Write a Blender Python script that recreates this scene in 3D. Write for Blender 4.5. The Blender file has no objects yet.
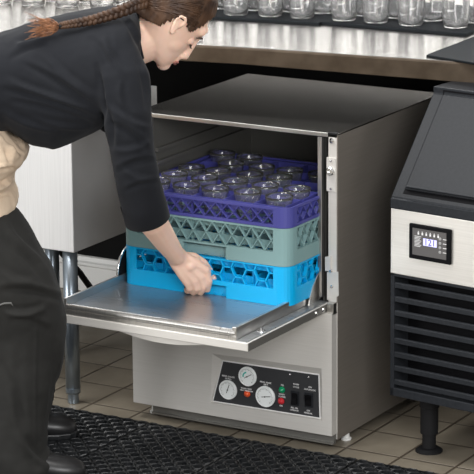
import bpy, math, random
from mathutils import Vector, Matrix, noise
random.seed(7)
C = bpy.context.scene.collection
# ------------------------------------------------------------------ camera
CAM = Vector((3.81473444, -6.01244935, 2.30665634))
YAW, PIT, ROL, FPX = -0.527656470, 0.249289721, -0.00817757882, 2738.83734
_f = Vector((math.sin(YAW)*math.cos(PIT), math.cos(YAW)*math.cos(PIT), -math.sin(PIT)))
_r = Vector((math.cos(YAW), -math.sin(YAW), 0)); _u = _r.cross(_f)
CR = math.cos(ROL)*_r + math.sin(ROL)*_u
CU = -math.sin(ROL)*_r + math.cos(ROL)*_u
FH = Vector((math.sin(YAW), math.cos(YAW), 0)); RH = _r.copy()
def ray(px, py): return _f + CR*((px-237)/FPX) - CU*((py-237)/FPX)
def on(px, py, ax, v):                       # survey a point of the place that lies on the plane axis = v
    d = ray(px, py); t = (v-CAM[ax])/d[ax]; return CAM + d*t
def B(px, py, d):                            # survey a point at horizontal distance d
    r = ray(px, py); return CAM + r*(d/r.dot(FH))
cd = bpy.data.cameras.new('camera'); cam = bpy.data.objects.new('camera', cd); C.objects.link(cam)
cd.sensor_width = 36; cd.lens = FPX/474*36; cd.clip_end = 60
cam.matrix_world = Matrix(((CR.x, CU.x, -_f.x, CAM.x), (CR.y, CU.y, -_f.y, CAM.y), (CR.z, CU.z, -_f.z, CAM.z), (0, 0, 0, 1)))
bpy.context.scene.camera = cam
# ------------------------------------------------------------------ materials
def mat(name, col, rough=.5, metal=0., **k):
    m = bpy.data.materials.new(name); m.use_nodes = True
    b = m.node_tree.nodes['Principled BSDF']
    b.inputs['Base Color'].default_value = (*col, 1); b.inputs['Roughness'].default_value = rough; b.inputs['Metallic'].default_value = metal
    for a, v in k.items(): b.inputs[a.replace('_', ' ')].default_value = v
    return m
def add_noise(m, scale=(1, 1, 1), ns=20, c1=None, c2=None, rough=None, bump=0., dist=.002, detail=4, coord='Object'):
    nt = m.node_tree; b = nt.nodes['Principled BSDF']
    tc = nt.nodes.new('ShaderNodeTexCoord'); mp = nt.nodes.new('ShaderNodeMapping'); mp.inputs['Scale'].default_value = scale
    n = nt.nodes.new('ShaderNodeTexNoise'); n.inputs['Scale'].default_value = ns; n.inputs['Detail'].default_value = detail
    nt.links.new(tc.outputs[coord], mp.inputs[0]); nt.links.new(mp.outputs[0], n.inputs['Vector'])
    if c1:
        r = nt.nodes.new('ShaderNodeValToRGB'); r.color_ramp.elements[0].position = .35; r.color_ramp.elements[1].position = .65
        r.color_ramp.elements[0].color = (*c1, 1); r.color_ramp.elements[1].color = (*c2, 1)
        nt.links.new(n.outputs[0], r.inputs[0]); nt.links.new(r.outputs[0], b.inputs['Base Color'])
    if rough:
        r = nt.nodes.new('ShaderNodeMapRange'); r.inputs['To Min'].default_value = rough[0]; r.inputs['To Max'].default_value = rough[1]
        nt.links.new(n.outputs[0], r.inputs['Value']); nt.links.new(r.outputs[0], b.inputs['Roughness'])
    if bump:
        bp = nt.nodes.new('ShaderNodeBump'); bp.inputs['Strength'].default_value = bump; bp.inputs['Distance'].default_value = dist
        nt.links.new(n.outputs[0], bp.inputs['Height']); nt.links.new(bp.outputs[0], b.inputs['Normal'])
    return m
STEEL = add_noise(mat('brushed_steel', (.60, .585, .56), .34, 1), (1, 1, 40), 8, (.57, .555, .53), (.63, .615, .59), (.28, .40))
STEELV = add_noise(mat('brushed_steel_lengthwise', (.60, .585, .56), .34, .9), (40, 1, 1), 8, (.52, .51, .49), (.58, .57, .55), (.24, .36))
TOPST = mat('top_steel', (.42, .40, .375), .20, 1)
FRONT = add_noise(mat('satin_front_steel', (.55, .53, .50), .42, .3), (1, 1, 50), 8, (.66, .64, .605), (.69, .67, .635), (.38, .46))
SIDEST = add_noise(mat('side_steel_dark_reflection', (.30, .27, .24), .42, .35), (1, 1, 40), 8, (.21, .19, .165), (.235, .21, .185), (.38, .46))  # same steel as the front, dark reflections painted into its colour
CABST = add_noise(mat('pale_satin_steel', (.8, .8, .8), .42, .6), (60, 1, 1), 5, (.66, .665, .67), (.71, .715, .72), (.36, .46))
DOORST = add_noise(mat('door_steel', (.40, .42, .44), .3, .75), (1, 50, 1), 6, (.36, .38, .40), (.40, .42, .44), (.24, .34))
LEGST = mat('tubular_steel', (.25, .29, .33), .3, .85)
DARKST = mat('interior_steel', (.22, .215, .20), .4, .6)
CTOP = add_noise(mat('polished_counter_steel', (.72, .70, .68), .2, 1), (1, 30, 1), 6, (.56, .535, .51), (.61, .59, .57), (.17, .27))
CEDGE = add_noise(mat('edge_steel_floor_reflection', (.24, .16, .09), .5, .35), (3, 3, 3), 5, (.058, .042, .028), (.088, .066, .046), (.35, .5))  # counter steel with the floor's warm reflection painted in as brown
BLACKM = mat('black_paint', (.010, .010, .011), .6)
ICEB = add_noise(mat('charcoal_plastic', (.030, .033, .038), .42), (1, 1, 1), 120, (.017, .019, .022), (.022, .024, .028), (.36, .46))
ICEP = add_noise(mat('ice_machine_steel', (.72, .70, .66), .42, .7), (1, 1, 60), 6, (.72, .70, .66), (.78, .76, .72), (.38, .46))
GROOVE = mat('groove_black', (.004, .004, .005), .7)
WPAINT = add_noise(mat('white_paint', (.78, .78, .76), .45), (1, 1, 1), 5, (.76, .76, .74), (.8, .8, .78))
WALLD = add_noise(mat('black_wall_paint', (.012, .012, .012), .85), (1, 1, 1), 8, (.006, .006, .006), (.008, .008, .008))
BLUE = mat('turquoise_plastic', (.0, .40, .78), .36)
GREEN = mat('grey_green_plastic', (.20, .33, .335), .42)
PURP = mat('violet_plastic', (.058, .060, .27), .4)
RUBBER = add_noise(mat('black_rubber', (.012, .013, .014), .45), (1, 1, 1), 60, (.008, .009, .010), (.020, .021, .023), (.26, .42))
MATG = mat('dark_bar_mat', (.011, .013, .015), .7)
GLASS = mat('clear_glass', (.98, .99, .99), .03, 0, Transmission_Weight=1., IOR=1.45)
TGLASS = mat('wet_tumbler_glass', (1, 1, 1), .045, 0, Transmission_Weight=.97, IOR=1.47)
PGLASS = mat('reflection_whitened_glass', (1, 1, 1), .05, 0, Transmission_Weight=.95, IOR=1.45)  # clear glass, slightly whitened in place of bright lamp reflections
WHITE = mat('dial_white', (.82, .85, .85), .35); INK = mat('black_ink', (.02, .02, .02), .5); LETTER = mat('white_lettering', (.75, .75, .75), .5)
PANEL = mat('control_panel_black', (.030, .031, .034), .45); TEAL = mat('teal_ink', (.05, .45, .38), .5)
RED = mat('red_lens', (.55, .02, .03), .2); GRN = mat('green_lens', (.0, .25, .10), .2); ORG = mat('orange_lens', (.75, .09, .02), .2)
CHROME = mat('chrome', (.75, .75, .75), .15, 1)
SCREEN = mat('lit_screen', (.5, .5, .8), .3); SCREEN.node_tree.nodes['Principled BSDF'].inputs['Emission Color'].default_value = (.55, .55, 1, 1)
SCREEN.node_tree.nodes['Principled BSDF'].inputs['Emission Strength'].default_value = .75
SCRPANEL = mat('display_panel', (.085, .08, .08), .4); SCRINK = mat('display_digits', (.09, .08, .3), .4)
SHIRT = add_noise(mat('black_shirt_cotton', (.017, .018, .021), .85, Sheen_Weight=.04), (1, 1, 1), 10, (.0125, .0135, .0165), (.0145, .0155, .0185), bump=.12, dist=.004, detail=5)
PANTS = add_noise(mat('charcoal_trouser_cotton', (.016, .016, .015), .9, Sheen_Weight=.03), (1, 1, 1), 7, (.019, .0188, .018), (.025, .0248, .0235), bump=.2, dist=.006, detail=6)
APRON = add_noise(mat('beige_apron_cotton', (.66, .52, .38), .85), (1, 1, 1), 9, (.62, .48, .35), (.70, .56, .42), bump=.5, dist=.01)
SKIN = add_noise(mat('skin', (.70, .44, .33), .5, Subsurface_Weight=.12, Subsurface_Scale=.01), (1, 1, 1), 12, (.78, .51, .39), (.82, .56, .44))
LIPM = mat('lips', (.52, .20, .17), .4); EYEW = mat('eye_white', (.7, .68, .66), .2); BROWM = mat('brow_brown', (.05, .028, .018), .8)
NAIL = mat('nail', (.80, .55, .46), .3)
HAIR = add_noise(mat('brown_hair', (.06, .03, .016), .48), (1, 1, 1), 30, (.026, .013, .008), (.078, .040, .022), bump=.6, dist=.003)
TUFT = add_noise(mat('auburn_hair', (.22, .09, .035), .5), (1, 1, 1), 60, (.13, .05, .022), (.32, .14, .06))
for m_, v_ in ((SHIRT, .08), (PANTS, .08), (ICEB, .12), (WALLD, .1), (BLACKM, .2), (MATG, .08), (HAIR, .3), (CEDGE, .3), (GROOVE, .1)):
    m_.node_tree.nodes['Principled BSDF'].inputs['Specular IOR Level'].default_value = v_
def floor_mat():
    m = mat('quarry_tile', (.2, .17, .13), .4); nt = m.node_tree; b = nt.nodes['Principled BSDF']; L = nt.links.new
    g = nt.nodes.new('ShaderNodeNewGeometry'); s = nt.nodes.new('ShaderNodeSeparateXYZ'); L(g.outputs['Position'], s.inputs[0])
    def M(op, a, bb=None, c=None):
        n = nt.nodes.new('ShaderNodeMath'); n.operation = op
        for i, v in enumerate((a, bb, c)):
            if v is None: continue
            if isinstance(v, (int, float)): n.inputs[i].default_value = v
            else: L(v, n.inputs[i])
        return n.outputs[0]
    us = M('DIVIDE', M('ADD', s.outputs[0], .48+15.83), .1583); vs = M('DIVIDE', M('ADD', s.outputs[1], -.015+16), .16)
    du = M('ABSOLUTE', M('SUBTRACT', M('FRACT', us), .5)); dv = M('ABSOLUTE', M('SUBTRACT', M('FRACT', vs), .5))
    e = M('MAXIMUM', du, dv); mr = nt.nodes.new('ShaderNodeMapRange'); L(e, mr.inputs[0])
    mr.inputs[1].default_value = .472; mr.inputs[2].default_value = .486
    cx = nt.nodes.new('ShaderNodeCombineXYZ'); L(M('FLOOR', us), cx.inputs[0]); L(M('FLOOR', vs), cx.inputs[1])
    wn = nt.nodes.new('ShaderNodeTexWhiteNoise'); L(cx.outputs[0], wn.inputs[0])
    n = nt.nodes.new('ShaderNodeTexNoise'); n.inputs['Scale'].default_value = 18; n.inputs['Detail'].default_value = 6; L(g.outputs['Position'], n.inputs['Vector'])
    t = M('ADD', M('MULTIPLY', wn.outputs[0], .35), M('MULTIPLY', n.outputs[0], .65))
    r = nt.nodes.new('ShaderNodeValToRGB'); r.color_ramp.elements[0].position = .3; r.color_ramp.elements[1].position = .7
    r.color_ramp.elements[0].color = (.20, .172, .132, 1); r.color_ramp.elements[1].color = (.27, .235, .182, 1); L(t, r.inputs[0])
    mx = nt.nodes.new('ShaderNodeMix'); mx.data_type = 'RGBA'; L(mr.outputs[0], mx.inputs['Factor']); L(r.outputs[0], mx.inputs[6]); mx.inputs[7].default_value = (.075, .058, .042, 1)
    L(mx.outputs[2], b.inputs['Base Color'])
    bp = nt.nodes.new('ShaderNodeBump'); bp.invert = True; bp.inputs['Distance'].default_value = .003; bp.inputs['Strength'].default_value = .8; L(mr.outputs[0], bp.inputs['Height']); L(bp.outputs[0], b.inputs['Normal'])
    return m
# ------------------------------------------------------------------ mesh helpers
class MB:
    def __init__(s): s.v = []; s.f = []
    def add(s, vs, fs):
        o = len(s.v); s.v += [Vector(v) for v in vs]; s.f += [tuple(i+o for i in f) for f in fs]; return s
    def box(s, a, b):
        x0, y0, z0 = [min(a[i], b[i]) for i in range(3)]; x1, y1, z1 = [max(a[i], b[i]) for i in range(3)]
        return s.add([(x0,y0,z0),(x1,y0,z0),(x1,y1,z0),(x0,y1,z0),(x0,y0,z1),(x1,y0,z1),(x1,y1,z1),(x0,y1,z1)],
                     [(0,3,2,1),(4,5,6,7),(0,1,5,4),(1,2,6,5),(2,3,7,6),(3,0,4,7)])
    def bar(s, p, q, w, h, n):               # rectangular bar p->q, width w, depth h along n
        p = Vector(p); q = Vector(q); n = Vector(n).normalized(); t = (q-p).normalized(); side = t.cross(n).normalized()*w/2; n = n*h/2
        vs = [p-side-n, p+side-n, p+side+n, p-side+n, q-side-n, q+side-n, q+side+n, q-side+n]
        return s.add(vs, [(0,1,2,3),(7,6,5,4),(0,4,5,1),(1,5,6,2),(2,6,7,3),(3,7,4,0)])
    def prism(s, poly, d):                   # polygon (3-D pts) pushed along vector d
        n = len(poly); d = Vector(d); vs = [Vector(p) for p in poly]+[Vector(p)+d for p in poly]
        return s.add(vs, [tuple(range(n))[::-1], tuple(range(n, 2*n))]+[(i, (i+1) % n, n+(i+1) % n, n+i) for i in range(n)])
    def loft(s, rings, cap=True, closed=True):
        n = len(rings[0]); o = len(s.v)
        for r in rings: s.v += [Vector(p) for p in r]
        for k in range(len(rings)-1):
            for i in range(n if closed else n-1):
                j = (i+1) % n; s.f.append((o+k*n+i, o+k*n+j, o+(k+1)*n+j, o+(k+1)*n+i))
        if cap:
            s.f.append(tuple(o+i for i in range(n))[::-1]); s.f.append(tuple(o+(len(rings)-1)*n+i for i in range(n)))
        return s
    def tube(s, pts, rs, n=10, ref=None, caps=True, flat=None):   # flat: ratio of second radius, along ref
        pts = [Vector(p) for p in pts]; 
        if isinstance(rs, (int, float)): rs = [rs]*len(pts)
        if caps == 'round':
            t0 = (pts[0]-pts[1]).normalized(); t1 = (pts[-1]-pts[-2]).normalized(); r0, r1 = rs[0], rs[-1]
            A = [(pts[0]+t0*r0*math.sin(a), r0*math.cos(a)) for a in (1.45, 1.1, .7, .35)]
            Z = [(pts[-1]+t1*r1*math.sin(a), r1*math.cos(a)) for a in (.35, .7, 1.1, 1.45)]
            fl = flat if isinstance(flat, list) else None
            pts = [p for p, _ in A]+pts+[p for p, _ in Z]; rs = [r for _, r in A]+list(rs)+[r for _, r in Z]
            if fl: flat = [fl[0]]*4+fl+[fl[-1]]*4
        rings = []; prev = None
        for k, p in enumerate(pts):
            t = (pts[min(k+1, len(pts)-1)]-pts[max(k-1, 0)]).normalized()
            u = Vector(ref) if ref is not None else (prev if prev is not None else (Vector((0, 0, 1)) if abs(t.z) < .9 else Vector((1, 0, 0))))
            u = (u-t*u.dot(t)).normalized(); prev = u; w = t.cross(u)
            fl = flat[k] if isinstance(flat, list) else (flat or 1)
            rings.append([p+w*rs[k]*math.cos(2*math.pi*i/n)+u*rs[k]*fl*math.sin(2*math.pi*i/n) for i in range(n)])
        return s.loft(rings)
    def cyl(s, p, q, r, n=20, r2=None): return s.tube([p, q], [r, r if r2 is None else r2], n)
    def ball(s, c, r, n=14, axes=None):
        c = Vector(c); ax = axes or (Vector((1,0,0)), Vector((0,1,0)), Vector((0,0,1)))
        rr = r if isinstance(r, (tuple, list)) else (r, r, r); rings = []
        for k in range(1, n):
            a = math.pi*k/n; rings.append([c+ax[2]*rr[2]*math.cos(a)+(ax[0]*rr[0]*math.cos(2*math.pi*i/(2*n))+ax[1]*rr[1]*math.sin(2*math.pi*i/(2*n)))*math.sin(a) for i in range(2*n)])
        return s.loft(rings)
    def lathe(s, prof, c=(0, 0, 0), n=24, ax=Vector((0, 0, 1))):
        c = Vector(c); ax = Vector(ax).normalized(); u = ax.orthogonal().normalized(); w = ax.cross(u)
        return s.loft([[c+ax*z+(u*math.cos(2*math.pi*i/n)+w*math.sin(2*math.pi*i/n))*max(r, 1e-4) for i in range(n)] for r, z in prof])
    def build(s, name, m, parent=None, smooth=False, bevel=0, remesh=0, sm=0, origin=None, xf=None):
        vs = s.v
        if xf is not None: vs = [xf @ v for v in vs]
        o = Vector(origin) if origin is not None else (parent.matrix_world.translation.copy() if parent is not None else Vector((0, 0, 0)))
        if parent is not None and parent.type != 'EMPTY': o = Vector((parent['_o'][0], parent['_o'][1], parent['_o'][2]))
        me = bpy.data.meshes.new(name); me.from_pydata([v-o for v in vs], [], s.f); me.validate(); 
        import bmesh
        bm = bmesh.new(); bm.from_mesh(me); bmesh.ops.recalc_face_normals(bm, faces=bm.faces); bm.to_mesh(me); bm.free()
        me.materials.append(m)
        ob = bpy.data.objects.new(name, me); C.objects.link(ob)
        if parent is not None: ob.parent = parent
        else: ob.location = o
        ob['_o'] = [o.x, o.y, o.z]
        if bevel: 
            b = ob.modifiers.new('bevel', 'BEVEL'); b.width = bevel; b.segments = 2; b.limit_method = 'ANGLE'
        if remesh:
            r = ob.modifiers.new('remesh', 'REMESH'); r.mode = 'VOXEL'; r.voxel_size = remesh; r.use_smooth_shade = True
        if sm:
            q = ob.modifiers.new('smooth', 'SMOOTH'); q.factor = .5; q.iterations = sm
        if smooth: me.shade_smooth()
        return ob
def thing(name, label, cat, loc=(0, 0, 0), rz=0, group=None):
    o = bpy.data.objects.new(name, None); C.objects.link(o); o.location = loc; o.rotation_euler = (0, 0, rz)
    o.empty_display_size = .05
    o['label'] = label; o['category'] = cat
    if group: o['group'] = group
    o.matrix_world = Matrix.Translation(loc)  # children are authored in world axes; rotation handled at authoring
    return o
def tag(o, label, cat, group=None, kind=None):
    o['label'] = label; o['category'] = cat
    if group: o['group'] = group
    if kind: o['kind'] = kind
    return o
def struct(o): o['kind'] = 'structure'; return o
def dup(root, loc, label=None, group=None):
    r = root.copy(); C.objects.link(r); r.location = loc
    if label: r['label'] = label
    if group: r['group'] = group
    for ch in root.children:
        c = ch.copy(); C.objects.link(c); c.parent = r
        for g in ch.children: d = g.copy(); C.objects.link(d); d.parent = c
    return r
def text(name, body, size, m, parent, pos, xdir, ydir, ext=.0004):
    cu = bpy.data.curves.new(name, 'FONT'); cu.body = body; cu.size = size; cu.align_x = 'CENTER'; cu.align_y = 'CENTER'; cu.extrude = ext; cu.resolution_u = 2
    t = bpy.data.objects.new(name, cu); me = bpy.data.meshes.new_from_object(t); bpy.data.objects.remove(t)
    X = Vector(xdir).normalized(); Y = Vector(ydir).normalized(); Z = X.cross(Y)
    b = MB(); b.add([Vector(pos)+X*v.co.x+Y*v.co.y+Z*v.co.z for v in me.vertices], [tuple(p.vertices) for p in me.polygons])
    return b.build(name, m, parent)
V = Vector
# ------------------------------------------------------------------ setting
struct(MB().box((-3, -3.2, -.05), (3, 2, 0)).build('floor', floor_mat()))
struct(MB().box((-2.2, 1.0, 0), (2.4, 1.06, .9)).build('wall_back', WALLD))
b = MB().prism([(-2.2, 1.0, 0), (-2.2, .984, 0), (-2.2, .984, .082), (-2.2, .978, .086), (-2.2, .978, .094), (-2.2, .986, .099), (-2.2, .99, .112), (-2.2, 1.0, .114)], (4.6, 0, 0))
struct(b.build('baseboard_back', WPAINT, bevel=.001))
struct(MB().box((-3, 1.75, .9), (3, 1.81, 2.6)).build('wall_upper', WPAINT))
# ------------------------------------------------------------------ counter
P0 = on(0, 34, 2, 1.0); P1 = on(240, 47, 2, 1.0); P2 = on(474, 62.5, 2, 1.0)
ct = thing('bar_counter', 'long stainless steel counter with a thick front edge coloured as a warm floor reflection', 'counter', (P1.x, P1.y, .95))
A = P0+(P0-P1)*1.2; Z = P2+(P2-P1)*1.0
th = .046
def cz(x):                                  # thickness grows slightly to the right
    return .955-.004*(x-P1.x)
top = MB(); top.prism([(A.x, A.y, 1.0), (P1.x, P1.y, 1.0), (P2.x, P2.y, 1.0), (Z.x, Z.y, 1.0), (Z.x, 1.7, 1.0), (A.x, 1.7, 1.0)], (0, 0, -.006))
top.build('worktop', CTOP, ct)
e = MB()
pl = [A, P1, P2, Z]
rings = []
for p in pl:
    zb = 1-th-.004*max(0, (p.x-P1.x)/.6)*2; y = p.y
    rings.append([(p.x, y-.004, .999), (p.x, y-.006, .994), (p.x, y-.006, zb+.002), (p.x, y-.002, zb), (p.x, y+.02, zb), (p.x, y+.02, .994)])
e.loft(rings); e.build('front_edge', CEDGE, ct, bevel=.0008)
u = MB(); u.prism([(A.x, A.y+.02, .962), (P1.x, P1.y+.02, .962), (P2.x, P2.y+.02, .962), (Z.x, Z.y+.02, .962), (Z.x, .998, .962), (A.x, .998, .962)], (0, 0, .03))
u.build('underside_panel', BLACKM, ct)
# ------------------------------------------------------------------ bar mats and glasses on the counter
def slab(name, pts, th, m, bevel=.002, parent=None, z=None):
    b = MB(); b.prism([(p[0], p[1], p[2]) for p in pts], (0, 0, th))
    c = sum((V(p) for p in pts), V((0, 0, 0)))/len(pts)
    return b.build(name, m, parent, bevel=bevel, origin=None if parent else c)
fl = on(200, 18.5, 2, 1.0); fr = on(319, 25.5, 2, 1.0); dirx = (fr-fl).normalized(); dpt = V((-.02, .36, 0))
m1 = slab('bar_mat', [fr-dirx*.42, fr, fr+dpt, fr-dirx*.42+dpt], .008, MATG)
tag(m1, 'dark rubber bar mat under the glasses just right of the person\'s head', 'mat', 'bar mats on the counter')
f2 = on(316.5, 24.5, 2, 1.0)+V((.006, .004, 0)); g2 = on(466, 36.5, 2, 1.0)
m2 = slab('bar_mat', [f2, g2, g2+dpt, f2+dpt], .008, MATG)
tag(m2, 'dark rubber bar mat under the rightmost row of tall glasses', 'mat', 'bar mats on the counter')
q0 = on(422.5, 57.5, 2, 1.0)+V((.004, .012, 0)); q1 = on(474, 66, 2, 1.0)+V((0, .012, 0)); q2 = on(480, 36, 2, 1.0)
m3 = slab('work_mat', [q0, q0+(q1-q0)*2.6, q0+(q1-q0)*2.6+(q2-q0), q2], .006, MATG)
tag(m3, 'flat charcoal mat on the counter\'s front right corner with nothing on it', 'mat')
def pint(h=.150, rb=.034, rt=.044):
    t = .0028
    return MB().lathe([(0, 0), (rb-.003, 0), (rb, .003), (rb+.002, .02), (rt-.003, h*.8), (rt, h), (rt-t, h), (rt-t-.003, h*.8), (rb+.002-t, .022), (rb-.005, .006), (0, .004)], n=28)
gl0 = pint().build('pint_glass', PGLASS, smooth=True)
cols = [(236, 13.5), (270.5, 14.8), (302, 16.5), (344, 19), (376, 21.3), (411, 24), (455.5, 26.3), (203, 12), (169, 10.5), (136, 9), (102, 7.5), (67, 6), (33, 4.5), (0, 3)]
GZ = 1.0082; first = True; gi = 0
for ci, (px, py) in enumerate(cols):
    for r in range(3):
        p = on(px, py+.8, 2, GZ if px > 150 else 1.0003)+V((.018*(r % 2), .098*r, 0))
        o = gl0 if first else gl0.copy()
        if not first: C.objects.link(o)
        first = False
        o.location = p
        row = ['front row', 'second row', 'back row'][r]
        if ci < 3: w = ['left', 'middle', 'right'][ci]+' column of three just right of the face'
        elif ci < 7: w = ['first', 'second', 'third', 'fourth'][ci-3]+' column from left on the right mat'
        else: w = 'behind the person, %s column left of the face' % ['first', 'second', 'third', 'fourth', 'fifth', 'sixth', 'seventh'][ci-7]
        tag(o, 'clear pint glass, %s, %s' % (row, w), 'glass', 'pint glasses on the counter')
# ------------------------------------------------------------------ dishwasher
W, D, ZT, ZB = .61, .60, .841, .042
dw = thing('undercounter_dishwasher', 'stainless steel undercounter dishwasher with its door folded down and racks loaded', 'dishwasher', (W/2, D/2, 0))
OZ = .425; XL, XR = .05, .552       # opening
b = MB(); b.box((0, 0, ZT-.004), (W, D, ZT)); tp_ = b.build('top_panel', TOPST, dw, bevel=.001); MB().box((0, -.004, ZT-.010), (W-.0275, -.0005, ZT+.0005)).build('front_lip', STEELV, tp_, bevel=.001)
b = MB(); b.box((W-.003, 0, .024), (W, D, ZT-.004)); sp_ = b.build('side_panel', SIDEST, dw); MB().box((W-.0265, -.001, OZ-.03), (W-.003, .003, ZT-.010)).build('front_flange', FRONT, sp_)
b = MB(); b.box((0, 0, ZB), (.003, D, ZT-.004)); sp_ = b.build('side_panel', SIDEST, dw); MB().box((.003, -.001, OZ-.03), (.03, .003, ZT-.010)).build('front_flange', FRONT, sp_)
MB().box((.003, D-.003, ZB), (W-.003, D, ZT-.004)).build('back_panel', STEEL, dw)
# wash chamber
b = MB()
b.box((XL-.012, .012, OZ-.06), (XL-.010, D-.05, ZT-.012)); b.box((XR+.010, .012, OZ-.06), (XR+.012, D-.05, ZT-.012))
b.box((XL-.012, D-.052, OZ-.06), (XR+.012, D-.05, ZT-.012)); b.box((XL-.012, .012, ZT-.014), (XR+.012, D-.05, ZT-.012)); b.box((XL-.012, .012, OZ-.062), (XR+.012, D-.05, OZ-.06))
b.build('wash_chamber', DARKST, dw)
b = MB()
for x0, x1 in ((XR, XR+.012), (XL-.012, XL)):
    MB().box((x0, -.002, OZ-.02), (x1, .016, ZT-.012)).build('door_jamb', STEELV, dw, bevel=.0015)
for x_, z_, w_ in ((XL-.002, .70, .010), (XL-.002, .735, .010), (XL, .405, .02), (XR, .405, .02)):
    MB().bar((x_, .03, z_), (x_, D-.08, z_), w_, w_, (0, 0, 1)).build('rack_guide', DARKST, dw)
# latch plates on right flange
lp = MB(); z0, z1 = on(335, 192, 1, -.002).z, on(335, 158, 1, -.002).z
lp.box((W-.031, -.004, z0), (W-.004, 0, z1)); l = lp.build('latch_plate', FRONT, dw, bevel=.001)
zc = on(333, 171, 1, -.002).z; xc = W-.0175
MB().lathe([(0, 0), (.011, 0), (.011, .006), (.008, .009), (.006, .009), (.006, .004), (0, .004)], (xc, -.004, zc), 20, (0, -1, 0)).build('latch_pin', CHROME, l, smooth=False)
for z in (z0+.008, z1-.008): MB().lathe([(0, 0), (.004, 0), (.003, .002), (0, .0025)], (xc, -.004, z), 12, (0, -1, 0)).build('screw', CHROME, l)
MB().lathe([(0, 0), (.007, 0), (.007, .003), (0, .006)], (W-.016, -.001, ZT-.018), 16, (0, -1, 0)).build('screw', CHROME, dw)
MB().box((W-.027, -.003, ZT-.003), (W-.002, .01, ZT+.0015)).build('corner_cap', BLACKM, dw)
# lower front panel with recessed control panel
PY = -.03
cp = [on(212, 353.5, 1, PY), on(321.5, 368.5, 1, PY), on(322, 420.5, 1, PY), on(210.5, 402.5, 1, PY)]
X0, X1, Z0 = -.001, W-.001, ZB
zt_ = .372
b = MB()
def quadface(b, pts, t=.002):
    b.prism(pts, (0, t, 0))
TL, TR, BR, BL = (V((X0, PY, zt_)), V((X1, PY, zt_)), V((X1, PY, Z0)), V((X0, PY, Z0)))
quadface(b, [TL, TR, cp[1], cp[0]]); quadface(b, [TR, BR, cp[2], cp[1]]); quadface(b, [BR, BL, cp[3], cp[2]]); quadface(b, [BL, TL, cp[0], cp[3]])
b.box((X1-.002, PY+.002, Z0), (X1, -.001, zt_)); b.box((X0, PY+.002, Z0), (X0+.002, -.001, zt_)); b.box((X0, PY+.002, zt_-.002), (X1, -.001, zt_))
b.box((X0+.002, PY+.002, Z0), (X1-.002, -.001, Z0+.002))
fp = b.build('front_panel', FRONT, dw)
MB().box((W-.003, -.002, .026), (W, 0, OZ-.03)).build('edge_strip', FRONT, dw)
ins = .016
cin = [on(223, 360.6, 1, PY+.010), on(319.2, 374.6, 1, PY+.010), on(320.3, 418.2, 1, PY+.010), on(213, 401, 1, PY+.010)]
bz = MB()
for i in range(4):
    j = (i+1) % 4; a, c, d2, e2 = cp[i], cp[j], cin[j], cin[i]
    bz.add([a, c, d2, e2, a+V((0, .003, 0)), c+V((0, .003, 0)), d2+V((0, .003, 0)), e2+V((0, .003, 0))], [(0, 1, 2, 3), (4, 7, 6, 5), (0, 4, 5, 1), (1, 5, 6, 2), (2, 6, 7, 3), (3, 7, 4, 0)])
bz.build('control_bezel', FRONT, dw)
pan = MB().prism([p+V((0, -.0005, 0)) for p in cin], (0, .003, 0)).build('control_panel', PANEL, dw)
fr_ = MB()
for i in range(4): fr_.bar(cin[i]+V((0, -.001, 0)), cin[(i+1) % 4]+V((0, -.001, 0)), .0028, .002, (0, 1, 0))
fr_.build('panel_border', LETTER, pan)
YF = PY+.009
def gauge(px, py, r, ang, ang2, lab, arc=None):
    c = on(px, py, 1, YF)
    g = MB().lathe([(0, 0), (r, 0), (r, .005), (r*.93, .0065), (r*.9, .005), (0, .005)], c, 32, (0, -1, 0)).build('gauge', WHITE, pan, smooth=False)
    t = MB(); yy = c.y-.0056
    for k in range(28):
        a = math.radians(-45+270*k/27); l1 = r*(.66 if k % 3 == 0 else .73)
        t.bar((c.x+r*.82*math.cos(a), yy, c.z+r*.82*math.sin(a)), (c.x+l1*math.cos(a), yy, c.z+l1*math.sin(a)), .0006, .0006, (0, 1, 0))
    t.build('scale_marks', INK, g)
    n = MB(); a = math.radians(ang)
    n.bar((c.x-.35*r*math.cos(a), yy-.0005, c.z-.35*r*math.sin(a)), (c.x+.6*r*math.cos(a), yy-.0005, c.z+.6*r*math.sin(a)), .0016, .0006, (0, 1, 0))
    n.lathe([(0, 0), (.002, 0), (.002, .001), (0, .001)], (c.x, yy-.0002, c.z), 10, (0, -1, 0))
    n.build('needle', INK, g)
    if arc:
        q = MB()
        for k in range(5):
            a = math.radians(100+k*18); q.bar((c.x+r*.45*math.cos(a), yy, c.z+r*.45*math.sin(a)), (c.x+r*.45*math.cos(a+.3), yy, c.z+r*.45*math.sin(a+.3)), .004, .0006, (0, 1, 0))
        q.build('coloured_band', TEAL, g)
    for k, s in enumerate(lab):
        text('lettering', s, .0062, LETTER, pan, (c.x+lab_dx, YF-.0008, c.z+r+.0035+.0062*(len(lab)-1-k)), (1, 0, 0), (0, 0, 1))
    return g
lab_dx = 0
gauge(228.5, 389.5, .0265, 70, 0, ['RINSE GAUGE', '20 P.S.I.'])
gauge(248, 376.2, .0265, 30, 0, [], True)
gauge(265.8, 396.3, .0285, 10, 0, ['FINAL RINSE', '180 F'])
c = on(247.5, 388.6, 1, YF-.0008)
for k, s in enumerate(['WASH TEMP', '150 F MINIMUM']): text('lettering', s, .0058, LETTER, pan, (c.x, c.y-.006, c.z+.001-.0056*k), (1, 0, 0), (0, 0, 1))
def lamp(px, py, m, nm):
    c = on(px, py, 1, YF); return MB().lathe([(0, 0), (.0095, 0), (.0095, .002), (.0078, .0035), (.0068, .007), (0, .0095)], c, 20, (0, -1, 0)).build(nm, m, pan, smooth=True)
lamp(247.3, 393.6, ORG, 'indicator_light')['label'] = 'orange indicator light'
lamp(282, 389.8, GRN, 'indicator_light')['label'] = 'green indicator light'
lamp(281.3, 401, RED, 'indicator_light')['label'] = 'red indicator light'
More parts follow.
